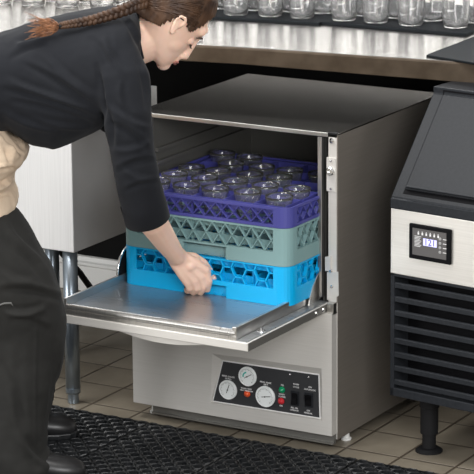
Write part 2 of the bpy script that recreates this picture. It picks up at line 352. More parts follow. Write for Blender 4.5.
for (px, py, s) in [(282.5, 385.2, 'FILL'), (281.8, 394.4, 'READY'), (282, 396.9, 'POWER'), (281, 405.8, 'ON'), (296, 384.4, 'WASH'), (296, 387.2, 'CYCLE'), (294.3, 408, 'FILL OR'), (294.3, 410.4, 'OPERATE'),
                    (310, 387.3, 'ON'), (310, 389.9, 'AUTOMATIC'), (308.3, 410.8, 'OFF'), (308.3, 413.2, 'MANUAL')]:
    text('lettering', s, .0060, LETTER, pan, on(px, py, 1, YF-.0008), (1, 0, 0), (0, 0, 1))
for px, py, up in ((295.3, 398, 1), (309, 400, -1)):
    c = on(px, py, 1, YF); s = MB().box((c.x-.012, c.y-.003, c.z-.020), (c.x+.012, c.y, c.z+.020)).build('rocker_switch', ICEB, pan, bevel=.001)
    k = MB(); h = .015
    k.prism([(c.x-.0085, c.y-.003, c.z-h), (c.x-.0085, c.y-.003-(.008 if up > 0 else .003), c.z-h), (c.x-.0085, c.y-.005, c.z), (c.x-.0085, c.y-.003-(.003 if up > 0 else .008), c.z+h), (c.x-.0085, c.y-.003, c.z+h)], (.017, 0, 0))
    k.build('rocker', GROOVE, s, bevel=.001)
for px, py in ((290.3, 374.5), (308.7, 377.2)):
    MB().lathe([(0, 0), (.0028, 0), (.002, .0015), (0, .002)], on(px, py, 1, YF), 12, (0, -1, 0)).build('screw', CHROME, pan)
# base tray & feet
b = MB(); b.box((.05, -.012, .018), (W-.004, .0, .040)); b.box((.05, -.018, .014), (W-.004, .0, .019)); b.box((.01, .0, .03), (W-.01, D-.01, .042)); b.build('base_tray', DARKST, dw)
for x, y in ((.03, .03), (W-.014, .075), (.03, D-.05), (W-.03, D-.05)):
    MB().lathe([(0, 0), (.013, 0), (.014, .002), (.014, .006), (.009, .009), (.008, .03), (0, .03)], (x, y, 0), 20).build('foot', WPAINT, dw, smooth=False)
# door
DX0, DX1, DY = .040, .586, -.425
zs = .416
dr = MB(); dr.box((DX0, DY, .372), (DX1, .0+(-.004), .388)); dr.box((DX0, DY, .384), (DX1, -.004, .394)); 
door = dr.build('door', FRONT, dw, bevel=.002); MB().box((DX1, DY+.002, .373), (DX1+.0015, -.004, .393)).build('side_dark_reflection', DARKST, door)  # thin strip paints a dark reflection along the door's outer side
b = MB(); b.box((DX0+.004, DY+.008, .394), (.545, -.002, zs)); b.build('door_panel', DOORST, door, bevel=.001)
MB().box((DX0+.002, DY+.006, zs-.010), (DX0+.010, -.004, zs+.020)).build('side_rim', STEELV, door, bevel=.0015); MB().box((.539, DY+.006, .394), (.551, -.004, zs+.012)).build('side_rim', STEELV, door, bevel=.0015)
b = MB(); b.tube([(DX0+.004, DY+.012, zs-.004), (.547, DY+.012, zs-.004)], [.009, .009], 16); b.box((DX0+.002, DY+.004, .394), (.552, DY+.016, .404)); b.build('front_rim', STEELV, door, smooth=False)
b = MB(); b.box((.553, DY+.004, .394), (.582, -.003, .397)); b.build('side_ledge', DOORST, door)
c = on(261.5, 331, 2, .397); b = MB().lathe([(0, 0), (.011, 0), (.011, .0015), (.004, .002), (.003, .009), (0, .0095)], (.567, c.y, .397), 16); b.build('bolt', CHROME, door)
for px, py in ((315.5, 309.5), (322.5, 305.5), (329.5, 302)):
    c = on(px, py, 0, DX1); b = MB().lathe([(0, 0), (.0055, 0), (.0045, .003), (0, .004)], (DX1+.0015, c.y, .383), 10, (1, 0, 0)); b.build('bolt', CHROME, door)
# curved finger lip below door edge
xa = on(117, 335, 1, DY).x; xb = on(205, 349, 1, DY).x
b = MB(); N = 16; rings = []
for k in range(N+1):
    t = k/N; x = xa+(xb-xa)*t; dd = .014*math.sin(math.pi*t)
    rings.append([(x, DY+.002, .374), (x, DY+.004, .372-dd), (x, DY+.030, .372-dd), (x, DY+.032, .374)])
b.loft(rings); b.build('pull_lip', FRONT, door)
MB().box((.589, -.022, .368), (W-.001, -.001, .398)).build('hinge_cover', STEEL, dw, bevel=.001)
# stay arms
def arm(x, t, pts2, pts1, nm='stay_arm', m=STEEL):
    P = [on(a, b_, 0, x) for a, b_ in pts1]+[on(a, b_, 0, x) for a, b_ in pts2[::-1]]
    return MB().prism(P, (t, 0, 0)).build(nm, m, dw, bevel=.0008)
arm(.556, .004, [(316, 306), (316.5, 299), (319, 292), (321, 285), (325, 280)], [(307.5, 309), (309, 297), (312, 286), (317, 274), (323, 265), (329, 259)])
b = MB().prism([on(a, c_, 1, -.006) for a, c_ in ((325, 257), (330.5, 256), (330.5, 271), (325, 271))], (0, .004, 0)); b.build('hinge_slot', FRONT, dw)
b = MB().prism([on(a, c_, 1, -.004) for a, c_ in ((327, 272), (338, 272), (338.5, 296), (327, 300))], (0, .003, 0)); b.build('hinge_plate', FRONT, dw)
for px, py in ((332, 286.5), (331, 271)): MB().lathe([(0, 0), (.005, 0), (.004, .003), (0, .004)], on(px, py, 1, -.004), 12, (0, -1, 0)).build('screw', CHROME, dw)
b = MB(); b.bar(on(315, 298, 0, .552), on(322, 292, 0, .552), .016, .012, (1, 0, 0)); b.build('hinge_link', DARKST, dw)
arcp = [on(a, c_, 0, .046) for a, c_ in ((117.5, 277), (118, 268), (120, 259), (123.5, 251), (129, 244), (137, 239))]
MB().tube(arcp, .0035, 8).build('stay_arm', CHROME, dw, smooth=True)
b = MB(); b.prism(arcp+[arcp[-1]+V((0, 0, -.09))], (.002, 0, 0)); b.build('stay_plate', BLACKM, dw)
# ------------------------------------------------------------------ racks
RX, RY, RS = .057, -.165, .500
def clip(p, q, u0, u1, z0, z1):
    t0, t1 = 0., 1.; d = (q[0]-p[0], q[1]-p[1])
    for a, lo, hi, k in ((p[0], u0, u1, 0), (p[1], z0, z1, 1)):
        if abs(d[k]) < 1e-9:
            if a < lo-1e-9 or a > hi+1e-9: return None
            continue
        x, y = (lo-a)/d[k], (hi-a)/d[k]
        if x > y: x, y = y, x
        t0, t1 = max(t0, x), min(t1, y)
    if t1-t0 < 1e-3: return None
    return (p[0]+d[0]*t0, p[1]+d[1]*t0), (p[0]+d[0]*t1, p[1]+d[1]*t1)
def hexsegs(u0, u1, z0, z1, s):
    out = []; h = s*math.sqrt(3)*1.2
    for i in range(-1, int((u1-u0)/(1.5*s))+3):
        for j in range(-2, int((z1-z0)/h)+3):
            cx = u0+1.5*s*i+.004; cy = z0+h*(j+.5*(i % 2))+.35*h
            P = [(cx+s*math.cos(math.radians(60*k)), cy+1.2*s*math.sin(math.radians(60*k))) for k in range(6)]
            for k in (0, 1, 2): out.append((P[k], P[k+1]))
    return out
def xsegs(u0, u1, z0, z1, pitch, run):
    out = []; k = u0-run*2
    while k < u1+run:
        out += [((k, z0), (k+run, z1)), ((k+run, z0), (k, z1))]; k += pitch
    return out
def rack(name, label, m, z, h, band, kind, notch=None, base=False, cat='rack'):
    t = thing(name, label, cat, (RX+RS/2, RY+RS/2, z)); cr = .032; wt = .003
    sides = [(V((RX, RY, z)), V((1, 0, 0)), V((0, -1, 0))), (V((RX+RS, RY, z)), V((0, 1, 0)), V((1, 0, 0))),
             (V((RX+RS, RY+RS, z)), V((-1, 0, 0)), V((0, 1, 0))), (V((RX, RY+RS, z)), V((0, -1, 0)), V((-1, 0, 0)))]
    u0, u1 = .045, RS-.045; z0, z1 = band
    body = MB(); lats = []
    for si, (o, ux, n) in enumerate(sides):
        lat = MB(); lats.append(lat)
        def P(a, zz, dep=0): return o+ux*a+V((0, 0, zz))-n*dep
        def plate(a0, a1, za, zb, dep=0, tk=wt):
            body.prism([P(a0, za, dep), P(a1, za, dep), P(a1, zb, dep), P(a0, zb, dep)], -n*tk)
        nt_ = notch if si in (0, 2) else None
        if nt_:
            n0, n1, nh = nt_
            plate(cr, n0, 0, z0); plate(n1, RS-cr, 0, z0); plate(n0, n1, nh, z0); plate(n0, n1, 0.0, nh, .016)
            body.prism([P(n0, 0), P(n0, nh), P(n0, nh, .018), P(n0, 0, .018)], ux*.002); body.prism([P(n1, 0), P(n1, nh), P(n1, nh, .018), P(n1, 0, .018)], -ux*.002)
            body.prism([P(n0, nh), P(n1, nh), P(n1, nh, .018), P(n0, nh, .018)], V((0, 0, .002)))
        else: plate(cr, RS-cr, 0, z0)
        plate(cr, RS-cr, z1, h); plate(cr, u0, z0, z1); plate(u1, RS-cr, z0, z1)
        plate(cr, RS-cr, z1, z1+.002, wt, .012); plate(cr, RS-cr, z0-.002, z0, wt, .012)
        # rounded corner after this side
        cc = o+ux*(RS-cr)-n*cr; ring = []
        for k in range(7):
            a = math.pi/2*k/6; dv = n*math.cos(a)+ux*math.sin(a); ring.append((cc+dv*cr, cc+dv*(cr-wt)))
        for k in range(6):
            a0, a1 = ring[k]; b0, b1 = ring[k+1]; H = V((0, 0, h)); body.prism([a0, b0, b1, a1], H)
        segs = hexsegs(u0, u1, z0, z1, .0225) if kind == 'hex' else xsegs(u0, u1, z0, z1, *kind)
        for p, q in segs:
            c_ = clip(p, q, u0, u1, z0, z1)
            if c_: lat.bar(P(c_[0][0], c_[0][1], .006), P(c_[1][0], c_[1][1], .006), .0032 if kind == 'hex' else .0021, .010, n)
    wall = body.build('outer_wall', m, t, smooth=False)
    for lat in lats: lat.build('lattice', m, wall)
    dv = MB()
    for k in range(6):
        a = .024+.0904*k
        hh = h-.012
        for q in (0, 1):
            p0 = V((RX+a, RY+.018, z)) if q == 0 else V((RX+.018, RY+a, z)); p1 = V((RX+a, RY+RS-.018, z)) if q == 0 else V((RX+RS-.018, RY+a, z))
            for zz in ((hh,) if h < .07 else (hh, h*.5)):
                dv.bar(p0+V((0, 0, zz)), p1+V((0, 0, zz)), .003, .02, (0, 0, 1))
        for k2 in range(6): dv.box((RX+a-.003, RY+.024+.0904*k2-.003, z+.002), (RX+a+.003, RY+.024+.0904*k2+.003, z+hh))
    dv.build('compartment_divider', m, t)
    fl_ = MB(); n_ = 20 if base else 10
    for k in range(n_+1):
        a = .02+(RS-.04)*k/n_
        fl_.bar((RX+a, RY+.012, z+.004), (RX+a, RY+RS-.012, z+.004), .004 if base else .003, .004, (0, 0, 1)); fl_.bar((RX+.012, RY+a, z+.004), (RX+RS-.012, RY+a, z+.004), .004, .004, (0, 0, 1))
    fl_.build('base_grid', m, t)
    return t
rack('dish_rack', 'turquoise dish rack with honeycomb sides, bottom of the stack', BLUE, .4165, .103, (.044, .099), 'hex', (.188, .318, .030), True)
rack('dish_rack', 'grey-green dish rack with diagonal lattice sides, middle of the stack', GREEN, .5205, .099, (.037, .094), (.0385, .0385), (.188, .318, .030))
rack('dish_rack', 'violet blue dish rack holding the drinking glasses, top of the stack', PURP, .6205, .053, (.008, .046), (.0345, .0345))
# tumblers
def tumbler():
    return MB().lathe([(0, 0), (.024, 0), (.027, .003), (.029, .045), (.0285, .056), (.033, .068), (.0355, .080), (.0362, .088), (.034, .088), (.0325, .079), (.0295, .069), (.0258, .056), (.026, .046), (.024, .016), (0, .014)], n=28)
tg = tumbler().build('tumbler', TGLASS, smooth=True); first = True
TZ = .601
for j in range(5):
    for i in range(5):
        if (j == 4 and i > 1) or (j == 3 and i == 0) or (j == 2 and i == 4): continue
        p = V((.128+.0904*i-(0, 0, .01, .022, .022)[j]+random.uniform(-.006, .006), RY+.070+.0904*j+random.uniform(-.006, .006), TZ))
        o = tg if first else tg.copy()
        if not first: C.objects.link(o)
        first = False; o.location = p; o.rotation_euler = (random.uniform(-.03, .03), random.uniform(-.03, .03), random.uniform(0, 6))
        rn = ['front row', 'second row', 'middle row', 'fourth row', 'rearmost row'][j]; cn = ['at the left end', 'second from left', 'in the centre', 'second from right', 'at the right end'][i]
        tag(o, 'clear flared tumbler in the violet rack, %s, %s' % (rn, cn), 'glass', 'tumblers in the violet rack')
# ------------------------------------------------------------------ steel cabinet at left
cx, cy = -.183, -.03
cab = thing('underbar_cabinet', 'tall pale stainless steel underbar cabinet on round legs behind the person', 'cabinet', (cx-.3, cy+.25, 0))
b = MB(); b.box((cx-.62, cy, .437), (cx, cy+.40, .80)); b.build('body', CABST, cab, bevel=.002)
b = MB(); b.box((cx-.62, cy-.002, .752), (cx+.0015, cy+.401, .756)); b.box((cx-.62, cy-.004, .79), (cx+.003, cy+.402, .83)); b.build('top_rim', CABST, cab, bevel=.003)
b = MB(); b.box((cx-.1, cy+.43, .765), (cx+.001, cy+.435, .822)); b.build('rear_bracket', WPAINT, cab)
for x, y in ((-.214, -.004), (-.76, -.004), (-.76, .33), (-.50, .33)):
    l = MB().cyl((x, y, .03), (x, y, .437), .0205, 24).build('leg', LEGST, cab, smooth=True)
    MB().lathe([(0, 0), (.013, 0), (.0155, .002), (.0155, .026), (.018, .029), (.0205, .033), (.0207, .045), (0, .045)], (x, y, 0), 24).build('foot', LEGST, l)
hs = MB().tube([on(50, 238, 1, .50), on(62, 253, 1, .56), on(80, 273, 1, .68), on(92, 290, 1, .78), on(97, 299, 2, .0105), on(104, 300, 2, .0105)], .010, 10).build('drain_hose', BLACKM, origin=on(80, 273, 1, .5), smooth=True)
tag(hs, 'black drain hose slanting down behind the steel cabinet leg', 'hose')
# ------------------------------------------------------------------ ice machine
ang = math.radians(-7); IO = V((.762, 0, 0)); XF = Matrix.Translation(IO) @ Matrix.Rotation(ang, 4, 'Z')
XFi = XF.inverted()
def il(px, py, yv=0.):                       # point of the ice machine front (local coordinates) seen at a pixel
    o = XFi @ CAM; d = (XFi.to_3x3() @ ray(px, py)); t = (yv-o.y)/d.y; return o+d*t
ice = thing('ice_machine', 'black undercounter ice machine with slanted lid, steel control band and louvred base', 'ice machine', tuple(XF @ V((.33, .3, 0))))
def ib(b, name, m, parent=None, **k): return b.build(name, m, parent or ice, xf=XF, **k)
IW = .66
zb0 = il(389, 395).z; zl1 = il(392, 273).z; zl2 = il(392, 208).z; ztr = .705; zs1 = il(424, 92, .187).z
print('ICE', zb0, zl1, zl2, zs1)
Bk = MB(); ys = .19
Bk.prism([(0, .075, zb0), (0, .075, zl1), (0, .02, zl1), (0, .02, zl2), (0, .0, zl2), (0, .0, ztr-.01), (0, .008, ztr), (0, ys, zs1), (0, ys, .948), (0, .70, .948), (0, .70, zb0)], (IW, 0, 0))
ib(Bk, 'cabinet_body', ICEB, bevel=.003)
# lid
sl = V((0, ys-.008, zs1-ztr)); sn = V((0, -sl.z, sl.y)).normalized()
def SP(x, t, off=0): return V((x, .008, ztr))+sl*t+sn*off
b = MB(); b.prism([SP(.035, .04, .0005), SP(IW-.035, .04, .0005), SP(IW-.035, .985, .0005), SP(.035, .985, .0005)], sn*.007); lid = ib(b, 'lid', ICEB, bevel=.003)
b = MB(); gw = .0022
for q in ((.031, .034), (IW-.034, IW-.031)):
    b.prism([SP(q[0], .03), SP(q[1], .03), SP(q[1], 1), SP(q[0], 1)], sn*.0006)
b.box((.034, ys-.0006, .938), (IW-.03, ys, .942)); b.box((.031, ys-.0006, zs1-.002), (.034, ys, .942))
b.prism([SP(.031, .0), SP(IW-.03, .0), SP(IW-.03, .045), SP(.031, .045)], sn*.0006)
ib(b, 'lid_gap', GROOVE)
b = MB(); b.prism([SP(.04, .045, .007), SP(IW-.04, .045, .007), SP(IW-.04, .045, .016), SP(.04, .045, .016)], sl.normalized()*.006); ib(b, 'lid_handle', ICEB, lid, bevel=.002)
b = MB(); b.box((.0, -.004, zl2), (IW, .01, ztr-.012)); ib(b, 'trim_band', ICEB, bevel=.003)
# steel band
b = MB(); b.box((.001, -.002, zl1), (IW-.001, .02, zl2)); band = ib(b, 'control_band', ICEP, bevel=.002)
k = [il(410.5, 222.8, -.004), il(452.5, 229.5, -.004), il(451, 264.5, -.004), il(409.5, 257.8, -.004)]
xa, xb = (k[0].x+k[3].x)/2, (k[1].x+k[2].x)/2; za, zb_ = (k[2].z+k[3].z)/2, (k[0].z+k[1].z)/2
b = MB(); b.box((xa, -.010, za), (xb, -.002, zb_)); bez = ib(b, 'display_bezel', GROOVE, band, bevel=.003)
w_ = xb-xa; h_ = zb_-za
bez2 = bez
def ichild(b, name, m, **k): return b.build(name, m, bez, xf=XF, **k)
ichild(MB().box((xa+.012*1, -.0112, za+.012), (xb-.012, -.0098, zb_-.010)), 'display_panel', SCRPANEL)
def DP(a, c): return V((xa+w_*a, -.0114, zb_-h_*c))
s0, s1 = DP(.36, .36), DP(.68, .56)
ichild(MB().box((s0.x, -.0122, s1.z), (s1.x, -.0110, s0.z)), 'display_screen', SCREEN)
X_ = XF.to_3x3() @ V((1, 0, 0))
text('lettering', '121', .023, SCRINK, bez, XF @ V(((s0.x+s1.x)/2, -.0126, (s0.z+s1.z)/2)), X_, (0, 0, 1))
b = MB()
for i in range(6):
    c = DP(.24+.095*i, .245); b.box((c.x-.0022, -.0118, c.z-.003), (c.x+.0022, -.0110, c.z+.003)); c = DP(.24+.095*i, .19); b.box((c.x-.0012, -.0118, c.z-.001), (c.x+.0012, -.0110, c.z+.001))
for i in range(8):
    c = DP(.15, .33+.04*i); d_ = DP(.31-.02*(i % 3), .33+.04*i); b.box((c.x, -.0118, c.z-.0006), (d_.x, -.0110, c.z+.0006))
for i in range(4):
    c = DP(.83, .30+.125*i); b.box((c.x, -.0118, c.z-.0008), (c.x+.010, -.0110, c.z+.0008))
ichild(b, 'printed_marks', LETTER)
for i in range(4):
    c = DP(.76, .30+.125*i); ichild(MB().lathe([(0, 0), (.0042, 0), (.0036, .0015), (0, .002)], c, 14, (0, -1, 0)), 'button', mat('button_grey', (.3, .3, .3), .4) if i == 0 else bpy.data.materials['button_grey'])
# louvres
b = MB(); b.box((0, .0, zb0), (.012, .075, zl1)); b.box((IW-.012, 0, zb0), (IW, .075, zl1)); b.box((0, 0, zb0), (IW, .075, zb0+.022)); b.box((0, 0, zl1-.008), (IW, .02, zl1)); gr = ib(b, 'grille_frame', ICEB, bevel=.0015)
pitch = (zl1-.010-zb0-.022)/8.0; b = MB()
for i in range(8):
    z = zb0+.022+pitch*i+pitch*.35
    b.prism([(.012, .001, z-.004), (.012, .001, z+.009), (.012, .007, z+.011), (.012, .007, z-.001)], (IW-.024, 0, 0))
ib(b, 'louvre_slats', ICEB, gr, bevel=.001)
ib(MB().box((.012, .065, zb0+.02), (IW-.012, .072, zl1-.006)), 'grille_backing', GROOVE, gr)
fx = XFi @ on(429, 451, 2, 0)
for x, y in ((fx.x, fx.y), (IW-.06, fx.y), (fx.x, .6), (IW-.06, .6)):
    leg = ib(MB().lathe([(0, .05), (.0235, .05), (.0235, .12), (.026, .122), (.026, zb0+.002), (0, zb0+.002)], (x, y, 0), 24), 'leg', BLACKM)
    b = MB().lathe([(0, 0), (.036, 0), (.036, .004), (.028, .010), (.018, .012), (.018, .052), (0, .052)], (x, y, 0), 24); b.build('foot', BLACKM, leg, xf=XF)
# ------------------------------------------------------------------ floor mats
def mat_mesh(w, l, a=.0335):
    b = MB(); hz = .013; q = a/math.sqrt(2); n = 12; ri = a*.385
    for j in range(int(l/q)+1):
        for i in range(int(w/q)+1):
            if (i+j) % 2: continue
            cx_, cy_ = .5*q+i*q, -.5*q-j*q
            if cx_ > w-.3*q or cy_ < -l+.3*q: continue
            o_, i_, i2, o2 = [], [], [], []
            for k in range(n):
                t = math.radians(30*k); ca, sa = math.cos(t), math.sin(t); hr = q/(abs(ca)+abs(sa))
                ox, oy = min(max(cx_+hr*ca, 0), w), max(min(cy_+hr*sa, 0), -l)
                o_.append(V((ox, oy, hz-.005)))
                i_.append(V((min(max(cx_+ri*1.22*ca, 0), w), min(cy_+ri*1.22*sa, 0), hz))); i2.append(V((min(max(cx_+ri*ca, .001), w-.001), min(cy_+ri*sa, -.001), hz-.001))); o2.append(V((min(max(cx_+ri*ca, .001), w-.001), min(cy_+ri*sa, -.001), .0005)))
            b.loft([o_, i_, i2, o2], cap=False)
    b.box((0, -.005, 0), (w, 0, hz-.002)); b.box((0, -l-.004, 0), (w, -l+.004, hz-.002)); b.box((0, -l, 0), (.005, 0, hz-.002)); b.box((w-.005, -l, 0), (w, 0, hz-.002))
    b.box((.002, -l, .0003), (w-.002, -.002, .001))
    return b
MW = .3165; fm = mat_mesh(MW-.006, .90).build('floor_mat', RUBBER)
names = ['hidden under the trousers', 'under the rear shoe', 'left of the left seam', 'between the two seams', 'right of the second seam', 'at the bottom right corner']
for i, x in enumerate((-.864, -.548, -.2315, .085, .4015, .718)):
    o = fm if i == 0 else fm.copy()
    if i: C.objects.link(o)
    o.location = (x, -.08, 0)
    tag(o, 'black rubber drainage mat with holes, '+names[i], 'floor mat', 'rubber floor mats')
# ------------------------------------------------------------------ person
pr = thing('person', 'person in black shirt with a long braid, bending to grip the blue rack', 'person', tuple(V((B(10, 440, 6.72).x, B(10, 440, 6.72).y, .012))))
S = .00253
def ring_sec(c, hu, hd, ux, n=28, pw=2.):     # superellipse ring: in-plane half-size hu along ux, depth half-size hd along FH
    out = []
    for i in range(n):
        a = 2*math.pi*i/n; ca, sa = math.cos(a), math.sin(a)
        r = (abs(ca)**pw+abs(sa)**pw)**(-1/pw); out.append(c+ux*hu*r*ca+FH*hd*r*sa)
    return out
def loft_px(secs, n=32, pw=2.):              # secs: (topx,topy, botx,boty, d, halfdepth)
    rings = []
    for (ax, ay, bx, by, d, hd) in secs:
        a = B(ax, ay, d); b_ = B(bx, by, d); c = (a+b_)/2; rings.append(ring_sec(c, (a-b_).length/2, hd, (a-b_).normalized(), n, pw))
    return MB().loft(rings)
def join(*mbs):
    r = MB()
    for m in mbs: r.add(m.v, m.f)
    return r
dh = 6.75
# head frame
HC = B(170, 10, dh)
Fd = (RH*math.cos(math.radians(45))-V((0, 0, 1))*math.sin(math.radians(45))); Ud = (RH*math.cos(math.radians(45))+V((0, 0, 1))*math.sin(math.radians(45))); Sd = -FH
yawh = math.radians(-4); 
Fd, Sd = Fd*math.cos(yawh)+Sd*math.sin(yawh), Sd*math.cos(yawh)-Fd*math.sin(yawh)
def H(f, u_, s): return HC+Fd*f+Ud*u_+Sd*s
def head_rings(off=0., n=32):
    T = [(.112, -.02, .02, .018), (.104, -.045, .045, .042), (.090, -.064, .064, .057), (.065, -.082, .083, .068), (.035, -.090, .095, .0745), (.008, -.091, .1005, .076), (-.02, -.085, .099, .074),
         (-.045, -.068, .098, .069), (-.07, -.04, .097, .061), (-.092, -.005, .0965, .051), (-.108, .025, .094, .038), (-.118, .050, .088, .022)]
    rings = []
    for (u_, f0, f1, w) in T:
        f0 -= off; f1 += off; w += off; u_ = u_*(1+off*6) if u_ > 0 else u_
        c = (f0+f1)/2; h = (f1-f0)/2
        rings.append([H(c+h*math.cos(2*math.pi*i/n), u_, w*math.sin(2*math.pi*i/n)*(1-.06*math.cos(2*math.pi*i/n))) for i in range(n)])
    return rings
head = MB().loft(head_rings())
hb = MB()
hb.tube([H(.095, .012, 0), H(.1000, -.014, 0), H(.1050, -.038, 0), H(.1090, -.058, 0)], [.010, .0088, .0092, .0102], 12, caps='round')     # nose
hb.ball(H(.102, -.063, .010), .0080, 8); hb.ball(H(.102, -.063, -.010), .0082, 8)
hb.ball(H(.090, .018, .028), (.013, .013, .013), 8); hb.ball(H(.090, .018, -.028), .013, 8); hb.ball(H(.094, .022, 0), .014, 8)      # brow
hb.ball(H(.090, -.080, 0), (.0175, .0175, .0165), 10); hb.ball(H(.083, -.108, 0), .019, 10)                                            # mouth, chin
hb.ball(H(.046, -.046, .020), (.042, .042, .042), 12); hb.ball(H(.046, -.046, -.020), .042, 12)                                          # cheeks
for s_ in (1, -1):                                                                                                                      # ears
    E_ = lambda f, u2, s2=0: H(.026+(f-.026)*.88, u2*.9+.008, s_*(.0765+s2*.8))
    hb.tube([E_(.030, -.038, 0), E_(.020, -.024, .005), E_(.010, -.002, .009), E_(.014, .014, .010), E_(.028, .018, .008), E_(.038, .008, .003), E_(.037, -.006, .0)], [.006, .0048, .0042, .0042, .0042, .0042, .004], 8, caps='round')
    hb.tube([E_(.024, .005, .004), E_(.022, -.010, .004), E_(.031, -.022, .002)], [.0035, .0035, .004], 8, caps='round')
    hb.ball(E_(.026, -.012, -.003), (.012, .012, .006), 8, (Fd, Ud, Sd)); hb.ball(E_(.031, -.036, .0), .0065, 8)
neck = MB().tube([B(112, 52, dh), B(128, 46, dh), B(144, 40, dh), B(155, 34, dh), B(168, 20, dh)], [.060, .058, .056, .056, .05], 24, caps='round')
# torso core, arms and legs under the clothes
core = loft_px([(-75, 120, -30, 200, dh, .11), (-45, 85, -5, 150, dh, .11), (0, 60, 12, 108, dh, .11), (40, 47, 50, 112, dh, .11), (80, 38, 88, 102, dh, .12), (108, 30, 115, 80, dh, .12), (125, 30, 130, 65, dh, .07)])
def limb(pts, rs, n=16): return MB().tube([B(*p) for p in pts], rs, n, caps='round')
armR = limb([(112, 64, 6.655), (117, 85, 6.60), (127, 120, 6.575), (134, 182, 6.57), (142, 203, 6.59), (153, 222, 6.63), (165, 240, 6.70), (176, 256, 6.765)], [.038, .036, .036, .036, .040, .037, .031, .024])
armL = limb([(112, 62, 6.90), (124, 105, 6.92), (133, 138, 6.92), (112, 122, 6.88), (92, 108, 6.84)], [.045, .042, .036, .032, .024])
handL = limb([(92, 108, 6.84), (80, 104, 6.82)], [.024, .03])
# right hand
hd = MB()
def FG(pts, rs): hd.tube([B(*p) for p in pts], rs, 12, caps='round')
hd.tube([B(175, 254, 6.76), B(181, 262, 6.785), B(190, 270, 6.80)], [.026, .030, .033], 16, caps='round', ref=FH, flat=[.72, .6, .5])
for (kx, ky), (wx, wy), r in (((206, 270), (183, 255), .0115), ((201, 277), (180, 258), .0118), ((194, 281), (177, 261), .0115), ((187, 283), (175, 264), .0105)):
    FG([(wx, wy, 6.775), ((wx+kx)/2, (wy+ky)/2, 6.785), (kx, ky, 6.795)], [.012, .0125, r])
for (kx, ky), (p1x, p1y), (tx, ty), r in (((206, 270), (209.5, 281), (207.5, 290), .0088), ((201, 277), (204, 286.5), (200.5, 293), .0092), ((194, 281), (196.5, 288.5), (193.3, 293), .0088), ((187, 283), (189, 288.5), (187, 291.5), .0078)):
    FG([(kx, ky, 6.795), (p1x, p1y, 6.802), (tx, ty, 6.822), (tx-1, ty-2, 6.838)], [r*1.12, r*1.05, r*.95, r*.85])
FG([(181, 256, 6.79), (194, 257, 6.805), (204, 263, 6.812), (210, 271, 6.818), (214.2, 279.5, 6.822)], [.013, .0125, .0108, .0096, .0082])
FG([(196, 262, 6.79), (190, 266, 6.78)], [.013, .014])
lr = limb([(-38, 195, 6.69), (-6, 250, 6.65), (25, 318, 6.62), (18, 390, 6.58), (12, 448, 6.555)], [.06, .06, .05, .042, .032])
ll = limb([(-38, 195, 6.81), (-6, 250, 6.85), (22, 315, 6.87), (12, 370, 6.89), (5, 415, 6.90)], [.06, .06, .05, .042, .032])
body = join(head, hb, neck, core, armR, armL, handL, hd, lr, ll).build('body', SKIN, pr, remesh=.0029, sm=9)
# face details
b = MB(); b.tube([H(.1000, -.081, -.017), H(.1055, -.0815, -.007), H(.1065, -.0825, 0), H(.1050, -.0815, .008), H(.0985, -.082, .019)], [.0016, .0034, .0034, .0034, .0012], 8, caps='round')
b.tube([H(.099, -.089, -.015), H(.1045, -.0895, 0), H(.098, -.0865, .017)], [.0018, .0042, .0012], 8, caps='round'); b.build('lips', LIPM, pr, smooth=True)
for s_ in (1, -1):
    MB().ball(H(.0815, -.018, s_*.032), .0115, 10).build('eye', EYEW, pr, smooth=True)
    MB().ball(H(.082, -.016, s_*.032), .0132, 10).build('eyelid', SKIN, pr, smooth=True)
    b = MB(); b.tube([H(.0885, -.022, s_*.043), H(.094, -.024, s_*.037), H(.0965, -.024, s_*.030), H(.095, -.021, s_*.024)], [.001, .0016, .0016, .001], 6)
    for k_ in range(9):
        t_ = k_/8; p = H(.089+.0055*math.sin(t_*2.2), -.024, s_*(.043-.02*t_)); b.bar(p, p+Fd*.008-Ud*.005, .0009, .0009, Sd)
    b.build('eyelashes', BROWM, pr)
    b = MB(); b.tube([H(.088, .001, s_*.050), H(.098, .008, s_*.040), H(.1035, .007, s_*.028), H(.106, .003, s_*.017)], [.0012, .0026, .003, .002], 8); b.build('eyebrow', BROWM, pr, smooth=True)
for (tx, ty) in ((214.0, 278.8),):
    MB().ball(B(tx, ty, 6.8145), (.0062, .0022, .0085), 8, (RH, FH, V((0, 0, 1)))).build('thumbnail', NAIL, pr, smooth=True)
# hair
hl = [(-.2, -.075), (-.06, -.062), (-.043, -.057), (0, -.036), (.006, -.012), (.0197, .020), (.043, .017), (.0465, .010), (.064, .000), (.0725, .012), (.079, .032), (.0865, .056), (.091, .068), (.094, .070), (.2, .072)]
def hline(f):
    for (a, ua), (c_, uc) in zip(hl, hl[1:]):
        if a <= f <= c_: return ua+(uc-ua)*(f-a)/(c_-a)
    return 0
N1, N2 = 96, 90
def head_surf(u_, a, off):
    T = [(.112, -.02, .02, .018), (.104, -.045, .045, .042), (.090, -.064, .064, .057), (.065, -.082, .083, .068), (.035, -.090, .095, .0745), (.008, -.091, .1005, .076), (-.02, -.085, .099, .074),
         (-.045, -.068, .098, .069), (-.07, -.04, .097, .061), (-.092, -.005, .0965, .051)]
    for A_, B_ in zip(T, T[1:]):
        if A_[0] >= u_ >= B_[0]: break
    t = (A_[0]-u_)/(A_[0]-B_[0]); f0, f1, w = [A_[k]+(B_[k]-A_[k])*t for k in (1, 2, 3)]
    f0 -= off; f1 += off; w += off; c = (f0+f1)/2; h = (f1-f0)/2; uu = u_+(off*1.0*max(0, u_/.112)**2)
    return c+h*math.cos(a), uu, w*math.sin(a)*(1-.06*math.cos(a))
hv = MB(); idx = {}
